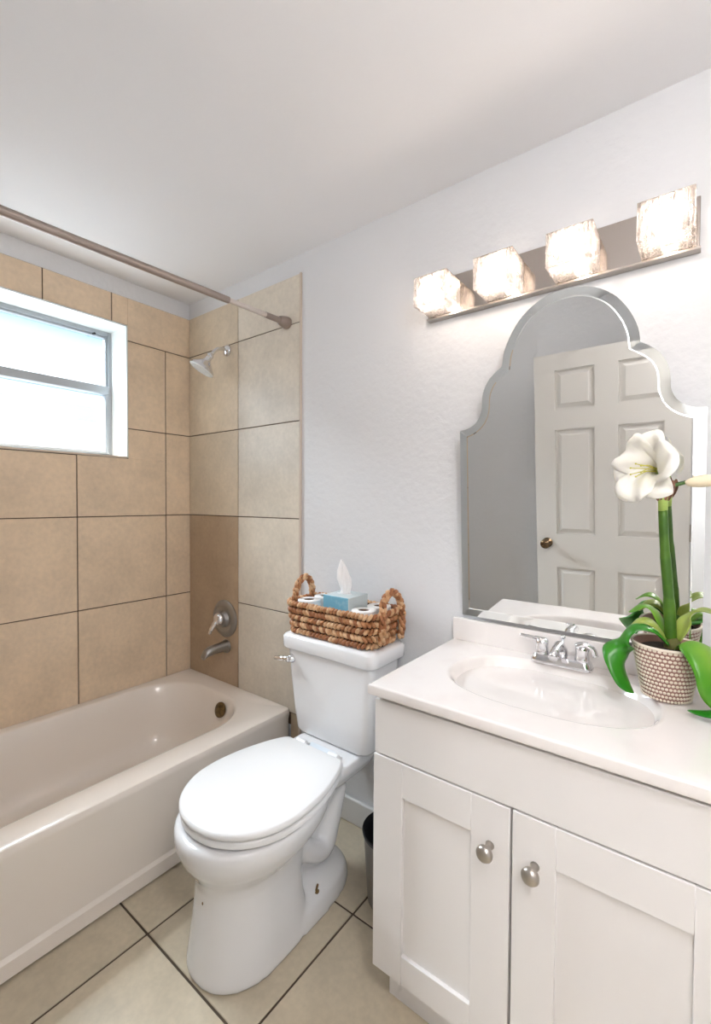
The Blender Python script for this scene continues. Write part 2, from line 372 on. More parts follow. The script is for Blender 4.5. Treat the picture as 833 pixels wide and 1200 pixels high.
# door (seen in the mirror) standing open
D0, D1, DY = 1.521, 2.283, -1.50
bm = bmesh.new(); zt = 2.04; z = [zt]
for h in (.095, .225, .115, .62, .205, .56, .21): z.append(z[-1]-h)
xx = [D0, D0+.114, D0+.324, D0+.438, D0+.648, D1]
box(bm, (D0, DY-.037, .01), (D1, DY-.014, zt))
for i in (0, 2, 4): box(bm, (xx[i], DY-.015, .01), (xx[i+1], DY, zt))
for c in (1, 3):
    for k in (0, 2, 4, 6): box(bm, (xx[c], DY-.015, z[k+1]), (xx[c+1], DY, z[k]))
    for k in (1, 3, 5):
        a, b, c0, c1 = xx[c], xx[c+1], z[k+1], z[k]
        rg = [[(a+i, DY-.0139+j, c0+i), (b-i, DY-.0139+j, c0+i), (b-i, DY-.0139+j, c1-i), (a+i, DY-.0139+j, c1-i)] for i, j in ((.008, 0), (.012, .001), (.034, .0125), (.036, .0125))]
        loft(bm, rg, False, True)
dr = struct(link('door_1', bm, mat('white_door_paint', srgb(226, 222, 217), .4)))
bm = bmesh.new(); lathe(bm, [(.030, 0), (.030, .006), (.012, .010), (.011, .030), (.024, .040), (.029, .055), (.024, .068), (.0, .071)], (D0+.062, DY, .93), (0, 1, 0)); link('door_knob', bm, M_knobm, dr, smooth=True)
for hz in (.25, 1.02, 1.80):
    bm = bmesh.new(); tube(bm, [(D1+.004, DY+.004, hz-.045), (D1+.004, DY+.004, hz+.045)], .006, 10); link('hinge', bm, M_nickel, dr)
struct(link('trim_2', boxes(((2.32, YF, 0), (2.37, YF+.02, 2.06)), ((XR-.04, YF, 0), (XR-.014, YF+.02, 2.06)), ((2.32, YF, 2.06), (XR, YF+.02, 2.12))), M_trim, bev=.004))

# unseen ceiling lamps, added to supply general fill light
def fill_pendant(name, c, label, drop, r=.085):
    t = thing(name, label, 'lamp', (c[0], c[1], c[2]))
    bm = bmesh.new(); lathe(bm, [(.055, 0), (.055, -.012), (.02, -.022)], c); link('ceiling_rose', bm, M_nickel, t, ang=40)
    bm = bmesh.new(); tube(bm, [(c[0], c[1], c[2]-.02), (c[0], c[1], c[2]-drop+r-.01)], .006, 10); link('stem', bm, M_nickel, t)
    bm = bmesh.new(); lathe(bm, [(.028, r+.01), (.030, r-.02), (.001, r-.02)], (c[0], c[1], c[2]-drop)); link('shade_holder', bm, M_nickel, t, ang=40)
    bm = bmesh.new(); n_ = 24; lathe(bm, [(r*math.sin(pi*(k+3)/(n_+3)), r*math.cos(pi*(k+3)/(n_+3))) for k in range(n_+1)], (c[0], c[1], c[2]-drop), cap0=False, cap1=False); link('globe_shade', bm, M_globe, t, smooth=True)
    bm = bmesh.new(); blob(bm, (c[0], c[1], c[2]-drop), .02, .02, .025, None, 12, 8); link('bulb', bm, M_bulb, t, smooth=True)
fill_pendant('added_fill_pendant', (2.66, -1.40, ZC), 'added clear globe fill lamp on a short stem in the bathroom ceiling', .33)
fill_pendant('added_fill_pendant', (2.70, -2.35, ZC), 'added clear globe fill lamp on a short stem in the hallway ceiling', .29)

# ------------------------------------------------------------------ bathtub
TX = .826; TZ = .378; TY0 = YT+.012
tub = thing('bathtub', 'almond built-in bathtub against the beige tiled walls', 'bathtub', (.41, -.76, 0))
bm = bmesh.new()
NA = 96
def tub_ring(x0, x1, y0, y1, rr, z, n=NA):
    """rounded rectangle sampled with fixed count per corner/side"""
    pts = []; q = n//4
    cs = [((x1-rr, y1-rr), 0), ((x0+rr, y1-rr), pi/2), ((x0+rr, y0+rr), pi), ((x1-rr, y0+rr), 3*pi/2)]
    for (cx, cy), a0 in cs:
        for k in range(q):
            a = a0+pi/2*k/(q-1); pts.append((cx+rr*math.cos(a), cy+rr*math.sin(a), z))
    return pts
X0, Y1 = .0, -.008
rings = [tub_ring(.012, TX-.012, TY0, Y1-.002, .004, 0.005), tub_ring(.012, TX, TY0, Y1-.002, .004, .008), tub_ring(.012, TX, TY0, Y1-.002, .004, .055), tub_ring(.012, TX-.010, TY0, Y1-.002, .004, .066),
         tub_ring(.012, TX-.006, TY0, Y1-.002, .004, TZ-.05), tub_ring(.012, TX, TY0, Y1-.002, .006, TZ-.028), tub_ring(.012, TX, TY0, Y1-.002, .006, TZ-.014), tub_ring(.012, TX-.004, TY0, Y1-.002, .006, TZ-.004),
         tub_ring(.012, TX-.014, TY0, Y1-.002, .006, TZ),
         tub_ring(.050, .718, -1.43, -.098, .245, TZ), tub_ring(.056, .710, -1.424, -.104, .242, TZ-.003), tub_ring(.063, .702, -1.416, -.112, .238, TZ-.012),
         tub_ring(.075, .692, -1.39, -.122, .232, TZ-.06), tub_ring(.095, .672, -1.34, -.142, .22, TZ-.15), tub_ring(.110, .655, -1.28, -.165, .21, TZ-.23),
         tub_ring(.135, .630, -1.22, -.195, .19, TZ-.29), tub_ring(.175, .590, -1.16, -.235, .17, TZ-.315), tub_ring(.26, .50, -1.0, -.33, .1, TZ-.32)]
loft(bm, rings, True, True)
link('basin', bm, M_tub, tub, ang=42)
bm = bmesh.new(); oc = V((.47, -.1365, .315)); ax = V((0, -.95, .31))
lathe(bm, [(.036, -.004), (.036, .004), (.031, .008), (0, .009)], oc, ax); lathe(bm, [(.006, .006), (.005, .012), (0, .013)], oc+V((0, 0, .018)), ax, 10)
link('overflow_plate', bm, M_brass, tub, ang=40)
bm = bmesh.new(); lathe(bm, [(.035, 0), (.034, .004), (.02, .003), (0, .002)], (.38, -.36, TZ-.32)); link('drain', bm, M_brass, tub, ang=40)

# shower fittings -------------------------------------------------------
YW = -.0079
sv = thing('shower_valve', 'round satin metal shower valve with lever on the brown tile', 'shower valve', (.338, YW, .72))
bm = bmesh.new(); lathe(bm, [(.098, 0), (.098, .004), (.090, .012), (.070, .016), (.062, .012), (.045, .012), (.040, .022), (.038, .03)], (.338, YW, .72), (0, -1, 0), 48); link('escutcheon', bm, M_satin, sv, ang=35)
bm = bmesh.new(); lathe(bm, [(.034, .025), (.033, .045), (.026, .058), (.012, .064), (0, .065)], (.338, YW, .725), (0, -1, 0)); link('hub', bm, M_chrome, sv, smooth=True)
bm = bmesh.new(); tube(bm, bez([(.338, -.055, .722), (.330, -.070, .700), (.318, -.082, .670), (.310, -.085, .650)], 5), [.014]*6+[.012]*5+[.009]*5, 12); link('lever', bm, M_chrome, sv, smooth=True)
ts = thing('tub_spout', 'short satin metal tub spout below the shower valve', 'tap', (.35, YW, .575))
bm = bmesh.new()
def spr(y, z, w, h): return [(.350+w*math.cos(2*pi*k/20)*(1 if math.sin(2*pi*k/20) > 0 else .9), y, z+h*math.sin(2*pi*k/20)) for k in range(20)]
loft(bm, [spr(YW, .575, .032, .032), spr(-.02, .575, .032, .032), spr(-.03, .577, .027, .026), spr(-.08, .577, .026, .024), spr(-.115, .573, .026, .024), spr(-.138, .564, .024, .022), spr(-.150, .553, .020, .015), spr(-.152, .545, .016, .006)])
link('spout_body', bm, M_satin, ts, smooth=True)
bm = bmesh.new(); lathe(bm, [(.034, 0), (.036, .004), (.034, .010)], (.350, YW, .575), (0, -1, 0)); link('wall_ring', bm, M_satin, ts, ang=40)
sh = thing('shower_fitting', 'chrome shower head on a short curved arm high on the tiled wall', 'shower head', (.357, YW, 2.122))
bm = bmesh.new(); lathe(bm, [(.030, 0), (.029, .006), (.020, .014), (.012, .018)], (.357, YW, 2.122), (0, -1, 0)); link('flange', bm, M_chrome, sh, smooth=True)
bm = bmesh.new(); tube(bm, bez([(.357, -.01, 2.122), (.357, -.04, 2.124), (.357, -.075, 2.110), (.357, -.110, 2.070)], 6), .0095, 14); link('arm', bm, M_chrome, sh, smooth=True)
hd = V((-.30, -.42, -.86)).normalized(); hc = V((.357, -.112, 2.068))
bm = bmesh.new(); blob(bm, hc, .018, .018, .018, None, 14, 8); lathe(bm, [(.014, .0), (.016, .018), (.019, .028), (.030, .038), (.054, .062), (.062, .070), (.064, .080)], hc, hd, 36, cap1=False); link('head_shell', bm, M_chrome, sh, smooth=True)
bm = bmesh.new(); lathe(bm, [(.064, .0795), (.060, .084), (.040, .087), (0, .088)], hc, hd, 36)
u_, v_ = frame_of(hd)
for rr, nn in ((.016, 8), (.032, 14), (.048, 20)):
    for k in range(nn):
        blob(bm, hc+hd*.087+(u_*math.cos(2*pi*k/nn)+v_*math.sin(2*pi*k/nn))*rr, .0025, .0025, .0025, None, 6, 4)
link('spray_face', bm, mat('pale_spray_face', srgb(226, 228, 228), .35), sh, ang=30)

rod = thing('shower_rod', 'satin bronze shower curtain rod across the tub alcove', 'curtain rod', (.80, -.76, 2.14))
def rp(y): return (.803, y, 2.160+(y)*.028)
bm = bmesh.new(); tube(bm, [rp(-.335), rp(YT+.03)], .0135, 20); link('outer_tube', bm, M_rod, rod, smooth=False, ang=40)
bm = bmesh.new(); tube(bm, [rp(-.11), rp(-.36)], .0108, 20); link('inner_tube', bm, M_rod2, rod, ang=40)
bm = bmesh.new(); tube(bm, [rp(-.055), rp(-.14)], .0130, 20); link('end_sleeve', bm, M_rod, rod, ang=40)
for y0, s in ((YW, -1), (YT+.008, 1)):
    bm = bmesh.new(); lathe(bm, [(.027, 0), (.028, .010), (.024, .030), (.019, .048), (.0165, .052)], rp(y0), (0, s, 0)); link('end_cup', bm, M_rod, rod, ang=30)

# ------------------------------------------------------------------ toilet
XT = 1.235
to = thing('toilet', 'white two-piece toilet with closed lid between tub and vanity', 'toilet', (XT, -.45, 0))
bm = bmesh.new()
# front pedestal and bowl (yc, half-length front/back)
def pr(z, hw, yf, yb, e=2.1, e2=None, cx=None):
    e2 = 4 if z < .25 else None
    cx = XT+.008*max(0, 1-z/.3); yf = yf-.006*max(0, 1-z/.3)
    yc = yf + hw*1.15 if (yf+hw*1.15) < (yb-.02) else (yf+yb)/2
    return sell(cx, yc, z, hw, yc-yf, yb-yc, e, 72, e2)
loft(bm, [pr(0, .146, -.772, -.42), pr(.012, .148, -.774, -.42), pr(.05, .144, -.768, -.43), pr(.12, .135, -.758, -.44), pr(.19, .129, -.750, -.44), pr(.235, .129, -.749, -.43),
          pr(.268, .137, -.757, -.36), pr(.295, .160, -.774, -.34), pr(.320, .182, -.790, -.32), pr(.350, .196, -.801, -.29), pr(.380, .201, -.805, -.28), pr(.396, .199, -.803, -.28), pr(.405, .190, -.795, -.285)])
# foot plate under the trapway
loft(bm, [sell(XT, -.44, 0, .152, .20, .25, 3), sell(XT, -.44, .03, .150, .20, .25, 3), sell(XT, -.44, .055, .142, .20, .24, 3), sell(XT, -.44, .085, .10, .20, .215, 2.6), sell(XT, -.44, .10, .06, .20, .19, 2.4)])
# trapway body
loft(bm, [sell(XT, -.38, .03, .070, .20, .17, 2.6), sell(XT, -.38, .16, .064, .20, .165, 2.6), sell(XT, -.38, .27, .080, .20, .20, 2.6), sell(XT, -.36, .34, .105, .20, .24, 2.6), sell(XT, -.33, .405, .13, .2, .26, 3)])
for sx in (-1, 1):   # trapway bulge
    tube(bm, bez([(XT+sx*.070, -.50, .30), (XT+sx*.085, -.42, .20), (XT+sx*.080, -.33, .15), (XT+sx*.072, -.28, .22), (XT+sx*.07, -.24, .33)], 6), .036, 14)
# rear deck
loft(bm, [sell(XT, -.21, .335, .10, .16, .15, 3.5), sell(XT, -.21, .365, .130, .16, .16, 4), sell(XT, -.21, .40, .148, .17, .165, 4.5), sell(XT, -.21, .425, .146, .165, .16, 4.5), sell(XT, -.21, .428, .140, .155, .155, 4.5)])
bw = link('bowl', bm, M_porc, to)
rm = bw.modifiers.new('remesh', 'REMESH'); rm.mode = 'VOXEL'; rm.voxel_size = .006; rm.use_smooth_shade = True
sm = bw.modifiers.new('smooth', 'SMOOTH'); sm.factor = .6; sm.iterations = 10
# seat + lid
prof = [(-.285, .125), (-.30, .142), (-.34, .163), (-.39, .181), (-.45, .197), (-.52, .207), (-.58, .208), (-.64, .198), (-.69, .175), (-.73, .142), (-.76, .100), (-.778, .055), (-.785, .0)]
def outline(s, dy=0, yoff=0):
    sp = bez([(w_, y_, 0) for y_, w_ in prof], 4)
    right = [(XT+p.x*s, (p.y+.53)*(s)+(-.53)+yoff) for p in sp]
    return right + [(2*XT-x, y) for x, y in reversed(right[:-1])]
def slab(bm, z0, z1, s, r=.006, crown=0):
    rg = [[(x, y, z0) for x, y in outline(s-.03)], [(x, y, z0+r*.5) for x, y in outline(s)], [(x, y, z1-r) for x, y in outline(s)], [(x, y, z1-r*.3) for x, y in outline(s-.015)],
          [(x, y, z1) for x, y in outline(s-.04)], [(x, y, z1+crown) for x, y in outline(s*.6)], [(x, y, z1+crown*1.2) for x, y in outline(s*.2)]]
    loft(bm, rg, True, True)
bm = bmesh.new(); slab(bm, .411, .433, .985); link('seat', bm, M_seat, to, ang=60)
bm = bmesh.new(); slab(bm, .435, .455, 1.0, .009, .002); link('lid', bm, M_seat, to, ang=60)
for sx in (-1, 1):
    bm = bmesh.new(); tube(bm, [(XT+sx*.10, -.272, .440), (XT+sx*.055, -.272, .440)], .012, 14); box(bm, (XT+sx*.10, -.285, .425), (XT+sx*.055, -.25, .438))
    link('hinge', bm, M_seat, to, bev=.003)
bm = bmesh.new(); box(bm, (XT-.06, -.262, .4285), (XT+.06, -.235, .4315)); link('deck_label', bm, mat('pale_blue_label', srgb(220, 226, 233), .5), to)
# tank
bm = bmesh.new()
def rr_(hw, y0, y1, r, z): return tub_ring(XT-.003-hw, XT-.003+hw, y0, y1, r, z, 48)
loft(bm, [rr_(.155, -.19, -.045, .03, .430), rr_(.172, -.203, -.038, .035, .433), rr_(.180, -.208, -.034, .036, .445), rr_(.190, -.213, -.032, .036, .52), rr_(.203, -.222, -.030, .036, .66), rr_(.209, -.226, -.028, .036, .757)])
link('tank', bm, M_porc, to, ang=50)
bm = bmesh.new()
loft(bm, [rr_(.212, -.230, -.022, .034, .760), rr_(.222, -.238, -.018, .036, .763), rr_(.229, -.241, -.014, .038, .770), rr_(.229, -.241, -.014, .038, .808), rr_(.222, -.238, -.018, .037, .815), rr_(.214, -.231, -.024, .034, .819)])
link('tank_lid', bm, M_porc, to, ang=50)
bm = bmesh.new(); lathe(bm, [(.018, 0), (.018, .006), (.013, .012), (.010, .022)], (1.058, -.222, .722), (0, -1, 0), 24)
tube(bm, bez([(1.058, -.240, .722), (1.035, -.246, .722), (1.005, -.248, .718), (.985, -.248, .716)], 4), [.012]*4+[.009]*5+[.008]*4, 12); link('flush_lever', bm, M_chrome, to, smooth=True)
# exposed closet bolts and marks on the foot
for sx in (-1, 1):
    bm = bmesh.new(); c0 = V((XT+sx*.118, -.405, .064)); lathe(bm, [(.010, 0), (.010, .006), (.004, .007), (.0035, .03), (0, .031)], c0, (sx*.25, 0, 1), 12); link('floor_bolt', bm, M_tick, to, ang=30)
bm = bmesh.new(); blob(bm, (XT+.004, -.7515, .21), .003, .0015, .005, None, 8, 5); link('chip_mark', bm, M_tick, to)

# ------------------------------------------------------------------ vanity
VX0, VX1 = 1.660, 2.418
vc = thing('vanity_cabinet', 'white vanity cabinet with two shaker doors and round knobs', 'cabinet', ((VX0+VX1)/2, -.25, 0))
link('body', boxes(((VX0, -.492, .098), (VX0+.018, -.004, .836)), ((VX1-.018, -.492, .098), (VX1, -.004, .836)), ((VX0+.018, -.492, .098), (VX1-.018, -.004, .116)), ((VX0+.018, -.016, .116), (VX1-.018, -.004, .70)),
    ((VX0+.018, -.492, .66), (VX1-.018, -.474, .836)), ((1.99, -.492, .116), (2.045, -.474, .66))), M_cab, vc, bev=.002)
link('toe_kick', boxes(((VX0+.018, -.463, 0), (VX1-.018, -.006, .099))), M_cab, vc)
link('apron_panel', boxes(((VX0-.004, -.509, .681), (VX1+.004, -.492, .824))), M_cab, vc, bev=.002)
def shaker(x0, x1, z0, z1, kx):
    yf = -.511; yb = -.492; s = .088; bm = bmesh.new()
    box(bm, (x0, yf+.010, z0), (x1, yb, z1))
    box(bm, (x0, yf, z0), (x0+s, yf+.011, z1)); box(bm, (x1-s, yf, z0), (x1, yf+.011, z1))
    box(bm, (x0+s, yf, z0), (x1-s, yf+.011, z0+s-.012)); box(bm, (x0+s, yf, z1-s), (x1-s, yf+.011, z1))
    d = link('door', bm, M_cab, vc, bev=.0012, seg=1)
    bm = bmesh.new(); kz = .578; lathe(bm, [(.010, 0), (.008, .006), (.007, .016), (.012, .022), (.0175, .028), (.0185, .034), (.015, .040), (.006, .043), (0, .0435)], (kx, yf, kz), (0, -1, 0), 28)
    k = link('knob', bm, M_nickel, vc, smooth=True); k.parent = d; k.location = (0, 0, 0)
shaker(VX0-.006, 2.0145, .104, .6775, 1.971); shaker(2.0205, VX1+.006, .104, .6775, 2.068)

vt = thing('sink_countertop', 'white cultured marble vanity top with an oval sink bowl', 'countertop', (2.037, -.26, .838))
bm = bmesh.new(); CX0, CX1, CY0, CY1 = 1.645, 2.432, -.528, -.003; SXc, SYc, SA, SB = 2.018, -.246, .254, .176; ZT = .865
import math as _m
angs = sorted([2*pi*k/120 for k in range(120)] + [math.atan2(y-SYc, x-SXc) % (2*pi) for x in (CX0, CX1) for y in (CY0, CY1)])
def rect_ring(ins, z):
    o = []
    for a in angs:
        c, s = math.cos(a), math.sin(a); tt = []
        if abs(c) > 1e-9: tt.append(((CX1-ins if c > 0 else CX0+ins)-SXc)/c)
        if abs(s) > 1e-9: tt.append(((CY1 if s > 0 else CY0+ins)-SYc)/s)
        q = min(x for x in tt if x > 0); o.append((SXc+c*q, SYc+s*q, z))
    return o
def bowl_ring(f, z, e=2.5, sh=0):
    o = []
    for a in angs:
        c, s = math.cos(a), math.sin(a); b = SB
        q = (abs(c/SA)**e + abs(s/b)**e)**(-1/e); o.append((SXc+c*q*f, SYc+s*q*f+sh, z))
    return o
R0 = [rect_ring(.002, .838), rect_ring(0, .842), rect_ring(0, ZT-.005), rect_ring(.002, ZT-.0012), rect_ring(.006, ZT)]
for f, dz, e in ((1.03, 0, 2.5), (1.0, -.0015, 2.5), (.98, -.006, 2.45), (.955, -.016, 2.4), (.92, -.032, 2.35), (.86, -.056, 2.3), (.76, -.085, 2.2), (.62, -.110, 2.1), (.44, -.128, 2), (.24, -.138, 2), (.1, -.141, 2)):
    R0.append(bowl_ring(f, ZT+dz, e))
loft(bm, R0, True, True)
tbw = link('top_and_bowl', bm, M_marble, vt, ang=60); wnm = tbw.modifiers.new('wn', 'WEIGHTED_NORMAL'); wnm.keep_sharp = True; wnm.weight = 90
link('backsplash', boxes(((CX0, -.022, ZT-.002), (CX1, -.003, .940))), M_marble, vt, bev=.003)
bm = bmesh.new(); lathe(bm, [(.022, 0), (.022, .003), (.014, .004), (.012, .007), (0, .008)], (SXc, SYc, ZT-.1415)); link('drain', bm, M_chrome, vt, ang=30)

# faucet
fc = thing('faucet', 'small chrome two-handle faucet behind the sink bowl', 'faucet', (2.012, -.062, ZT))
fx_, fy_ = 2.012, -.062
bm = bmesh.new(); loft(bm, [tub_ring(fx_-a, fx_+a, fy_-b, fy_+b, min(b*.8, .02), ZT+h, 32) for a, b, h in ((.084, .027, .0005), (.084, .027, .008), (.080, .024, .020), (.074, .019, .026))]); link('base', bm, M_chrome, fc, ang=40)
for sx in (-1, 1):
    bm = bmesh.new(); lathe(bm, [(.021, .02), (.020, .03), (.017, .048), (.019, .056), (.018, .064), (.010, .070), (0, .071)], (fx_+sx*.055, fy_, ZT)); hd_ = link('handle', bm, M_chrome, fc, smooth=True)
    bm = bmesh.new()
    if sx < 0: tube(bm, bez([(fx_-.055, fy_, ZT+.062), (fx_-.085, fy_-.004, ZT+.066), (fx_-.118, fy_-.008, ZT+.070)], 5), [.009]*4+[.0065]*4+[.005]*3, 12)
    else: tube(bm, bez([(fx_+.040, fy_-.008, ZT+.064), (fx_+.060, fy_-.004, ZT+.072), (fx_+.082, fy_, ZT+.062), (fx_+.090, fy_, ZT+.042)], 5), [.009]*8+[.008]*8, 12)
    lv = link('lever', bm, M_chrome, fc, smooth=True); lv.parent = hd_; lv.location = (0, 0, 0)
bm = bmesh.new(); tube(bm, bez([(fx_, fy_+.005, ZT+.024), (fx_, fy_-.005, ZT+.050), (fx_, fy_-.035, ZT+.064), (fx_, fy_-.075, ZT+.060), (fx_, fy_-.100, ZT+.046)], 5), [.016]*5+[.0145]*6+[.012]*10, 16); link('spout', bm, M_chrome, fc, smooth=True)
bm = bmesh.new(); tube(bm, [(fx_, fy_+.018, ZT+.02), (fx_, fy_+.018, ZT+.074)], .003, 8); blob(bm, (fx_, fy_+.018, ZT+.078), .007, .007, .006, None, 12, 8); link('lift_rod', bm, M_chrome, fc, smooth=True)

# mirror -----------------------------------------------------------------
mi = thing('wall_mirror', 'frameless arched mirror with a slanted glass border on the wall above the sink', 'mirror', (2.012, -.03, .956))
tl = math.radians(3.3); MC = 2.012
half = [(.327, 0), (.327, .625), (.305, .628), (.283, .637), (.263, .655), (.252, .682), (.250, .715), (.244, .745), (.228, .775), (.205, .797), (.184, .812), (.178, .850), (.160, .895), (.130, .940), (.092, .972), (.048, .992), (0, .998)]
_a = bez([(x, z_, 0) for x, z_ in half[1:11]], 3); _b = bez([(x, z_, 0) for x, z_ in half[10:]], 3)
half = [half[0]] + [(p.x, p.y) for p in _a] + [(p.x, p.y) for p in _b[1:-1]] + [(0, .998)]
ctr = [(x, z_) for x, z_ in half] + [(-x, z_) for x, z_ in reversed(half[:-1])]
def inset(poly, d):
    o = []; n = len(poly)
    for i in range(n):
        p0, p1, p2 = V((*poly[i-1], 0)), V((*poly[i], 0)), V((*poly[(i+1) % n], 0))
        e1 = (p1-p0).normalized(); e2 = (p2-p1).normalized(); n1 = V((-e1.y, e1.x, 0)); n2 = V((-e2.y, e2.x, 0))
        b = (n1+n2); b.normalize(); k = d/max(.45, b.dot(n1)); o.append((p1.x+b.x*k, p1.y+b.y*k))
    return o
def clean_inset(poly, d):
    q = inset(poly, d); n = len(poly)
    def dist(p):
        b = 9
        for i in range(n):
            a, c = V(poly[i]), V(poly[(i+1) % n]); e = c-a; t_ = max(0, min(1, (V(p)-a).dot(e)/max(1e-12, e.dot(e)))); b = min(b, (V(p)-a-e*t_).length)
        return b
    ok = [dist(p) > d*.93 for p in q]; o = []
    for i in range(n):
        k = 0
        while not ok[(i+k) % n] and not ok[(i-k) % n]: k += 1
        o.append(q[(i+k) % n] if ok[(i+k) % n] else q[(i-k) % n])
    return o
def mp3(p, d): # d: distance out from the plane towards the room
    x, z_ = p; return (MC+x, -.030-d*math.cos(tl)-z_*math.sin(tl), .956+z_*math.cos(tl)-d*math.sin(tl))
inn = clean_inset(ctr, .027)
bm = bmesh.new(); rings = [[mp3(p, -.004) for p in ctr], [mp3(p, -.0012) for p in ctr], [mp3(p, -.0006) for p in clean_inset(ctr, .0235)], [mp3(p, 0) for p in inn]]
vr = loft(bm, rings, True, False)
for f in bm.faces: f.material_index = 1
bmesh.ops.remove_doubles(bm, verts=[v for r_ in vr[2:] for v in r_], dist=1e-5)
seen = []
for p in inn:
    if not seen or (V(p)-V(seen[-1])).length > 1e-4: seen.append(p)
if (V(seen[0])-V(seen[-1])).length < 1e-4: seen.pop()
bm.faces.new([bm.verts.new(mp3(p, 0)) for p in seen]).material_index = 0
link('glass', bm, None, mi, mats=[M_mirror, M_bevel])
for x_ in (-.22, .22):
    bm = bmesh.new(); box(bm, (MC+x_-.012, -.0245, .942), (MC+x_+.012, -.044, .955)); box(bm, (MC+x_-.012, -.040, .942), (MC+x_+.012, -.044, .966))
    #link('clip', bm, M_chrome, mi)
    bm.free()
bm = bmesh.new(); tube(bm, [(MC, -.001, 1.86), (MC, -.055, 1.858)], .004, 8); link('hanging_hook', bm, M_nickel, mi)

# light fixture -----------------------------------------------------------
lf = thing('vanity_light', 'polished nickel wall bar with four lit crinkled glass cube shades', 'wall light', (1.93, 0, 2.05))
link('back_plate', boxes(((1.538, -.024, 1.996), (2.316, 0, 2.126))), M_plate, lf, bev=.002)
link('lower_lip', boxes(((1.536, -.030, 1.991), (2.318, 0, 1.996))), M_nickel, lf)
for x0 in (1.545, 1.757, 1.970, 2.189):
    x1 = x0+.119; yf, yb, z0, z1 = -.140, -.028, 1.999, 2.094; th = .009
    bm = bmesh.new()
    # open-backed glass box, outer faces rippled slightly
    box(bm, (x0, yf, z0), (x1, yf+th, z1)); box(bm, (x0, yf+th, z0), (x0+th, yb, z1)); box(bm, (x1-th, yf+th, z0), (x1, yb, z1))
    box(bm, (x0+th, yf+th, z0), (x1-th, yb, z0+th)); 
    s_ = link('glass_shade', bm, M_crys, lf, bev=.002, seg=1)
    bm = bmesh.new(); box(bm, (x0+.0, yf+.004, z1), (x1, yb-.001, z1+.0025)); k = link('shade_cap', bm, M_plate, lf); k.parent = s_; k.location = (0, 0, 0)
    xc = (x0+x1)/2
    bm = bmesh.new(); tube(bm, [(xc, -.024, 2.046), (xc, -.056, 2.046)], .014, 16); link('socket', bm, M_nickel, lf, ang=40)
    bm = bmesh.new(); lathe(bm, [(.008, 0), (.016, .010), (.019, .026), (.016, .042), (.008, .050), (0, .052)], (xc, -.055, 2.046), (0, -1, 0), 16); link('bulb', bm, M_bulb, lf, smooth=True)
    pl = bpy.data.lights.new('bulb_light', 'POINT'); pl.energy = 1.5; pl.color = (1, .92, .84); pl.shadow_soft_size = .012
    po = bpy.data.objects.new('bulb_light', pl); C.objects.link(po); po.parent = lf; po.location = V((xc, -.118, 2.046)) - lf.location

# ------------------------------------------------------------------ basket on the tank
ZB = .8192
bk = thing('wicker_basket', 'chunky braided brown basket with loop handles on the toilet tank', 'basket', (1.225, -.125, ZB))
M_wick = mat('braided_hyacinth', srgb(184, 130, 86), .5, noise=(40, srgb(148, 92, 54), 2, .40, .62))
M_wick2 = mat('pale_braided_hyacinth', srgb(216, 176, 136), .45, noise=(40, srgb(186, 136, 92), 2, .40, .62))
BX, BY = 1.226, -.124
def track(hx, hy, r, z, step):
    """points & tangents around a rounded rectangle centred on the basket"""
    pts = tub_ring(BX-hx, BX+hx, BY-hy, BY+hy, r, z, 80); pts = [V(p) for p in pts] + [V(pts[0])]
    cum = [0]
    for i in range(len(pts)-1): cum.append(cum[-1]+(pts[i+1]-pts[i]).length)
    nn = int(cum[-1]/step); out = []; i = 0
    for k in range(nn):
        tgt = cum[-1]*k/nn
        while cum[i+1] < tgt: i += 1
        out.append((pts[i].lerp(pts[i+1], (tgt-cum[i])/max(1e-9, cum[i+1]-cum[i])), (pts[i+1]-pts[i]).normalized()))
    return out
def knot(bm, p, tan, nrm, sgn, a=.0125, b=.0078, c=.0072, tilt=38, mi=None):
    up = nrm.cross(tan).normalized(); t2 = (tan*math.cos(math.radians(tilt))+up*sgn*math.sin(math.radians(tilt))).normalized(); u2 = nrm.cross(t2).normalized()
    m = Matrix((t2, u2, nrm)).transposed(); blob(bm, p, a*random.uniform(.9, 1.1), b*random.uniform(.9, 1.1), c*random.uniform(.85, 1.15), m, 8, 6, random.choice((0, 1, 1, 3)) if mi is None else mi)
bm = bmesh.new(); NR = 5
for r_ in range(NR):
    z_ = ZB+.0135+r_*.0265; g_ = r_/(NR-1); hx = .202+.014*g_; hy = .090+.007*g_
    for k, (p, tn) in enumerate(track(hx, hy, .042, z_, .0165)):
        nr = V((tn.y, -tn.x, 0)).normalized()
        knot(bm, p + V((0, 0, random.uniform(-.001, .001))), tn, nr, -1 if r_ % 2 else 1, .0155, .0085, .0100, 50)
rg = [tub_ring(BX-a, BX+a, BY-b, BY+b, .036, z_, 48) for a, b, z_ in ((.192, .084, ZB+.004), (.205, .092, ZB+.122), (.199, .086, ZB+.122), (.186, .079, ZB+.012))]
loft(bm, rg, True, True, 2)
M_wickd = mat('basket_gap_shade', srgb(84, 50, 30), .8); M_wick3 = mat('reddish_braided_hyacinth', srgb(150, 94, 56), .5)  # dark inner shell and handle cores: shade between knots put into the colour
WM = [M_wick, M_wick2, M_wickd, M_wick3]
link('woven_body', bm, None, bk, mats=WM, smooth=True)
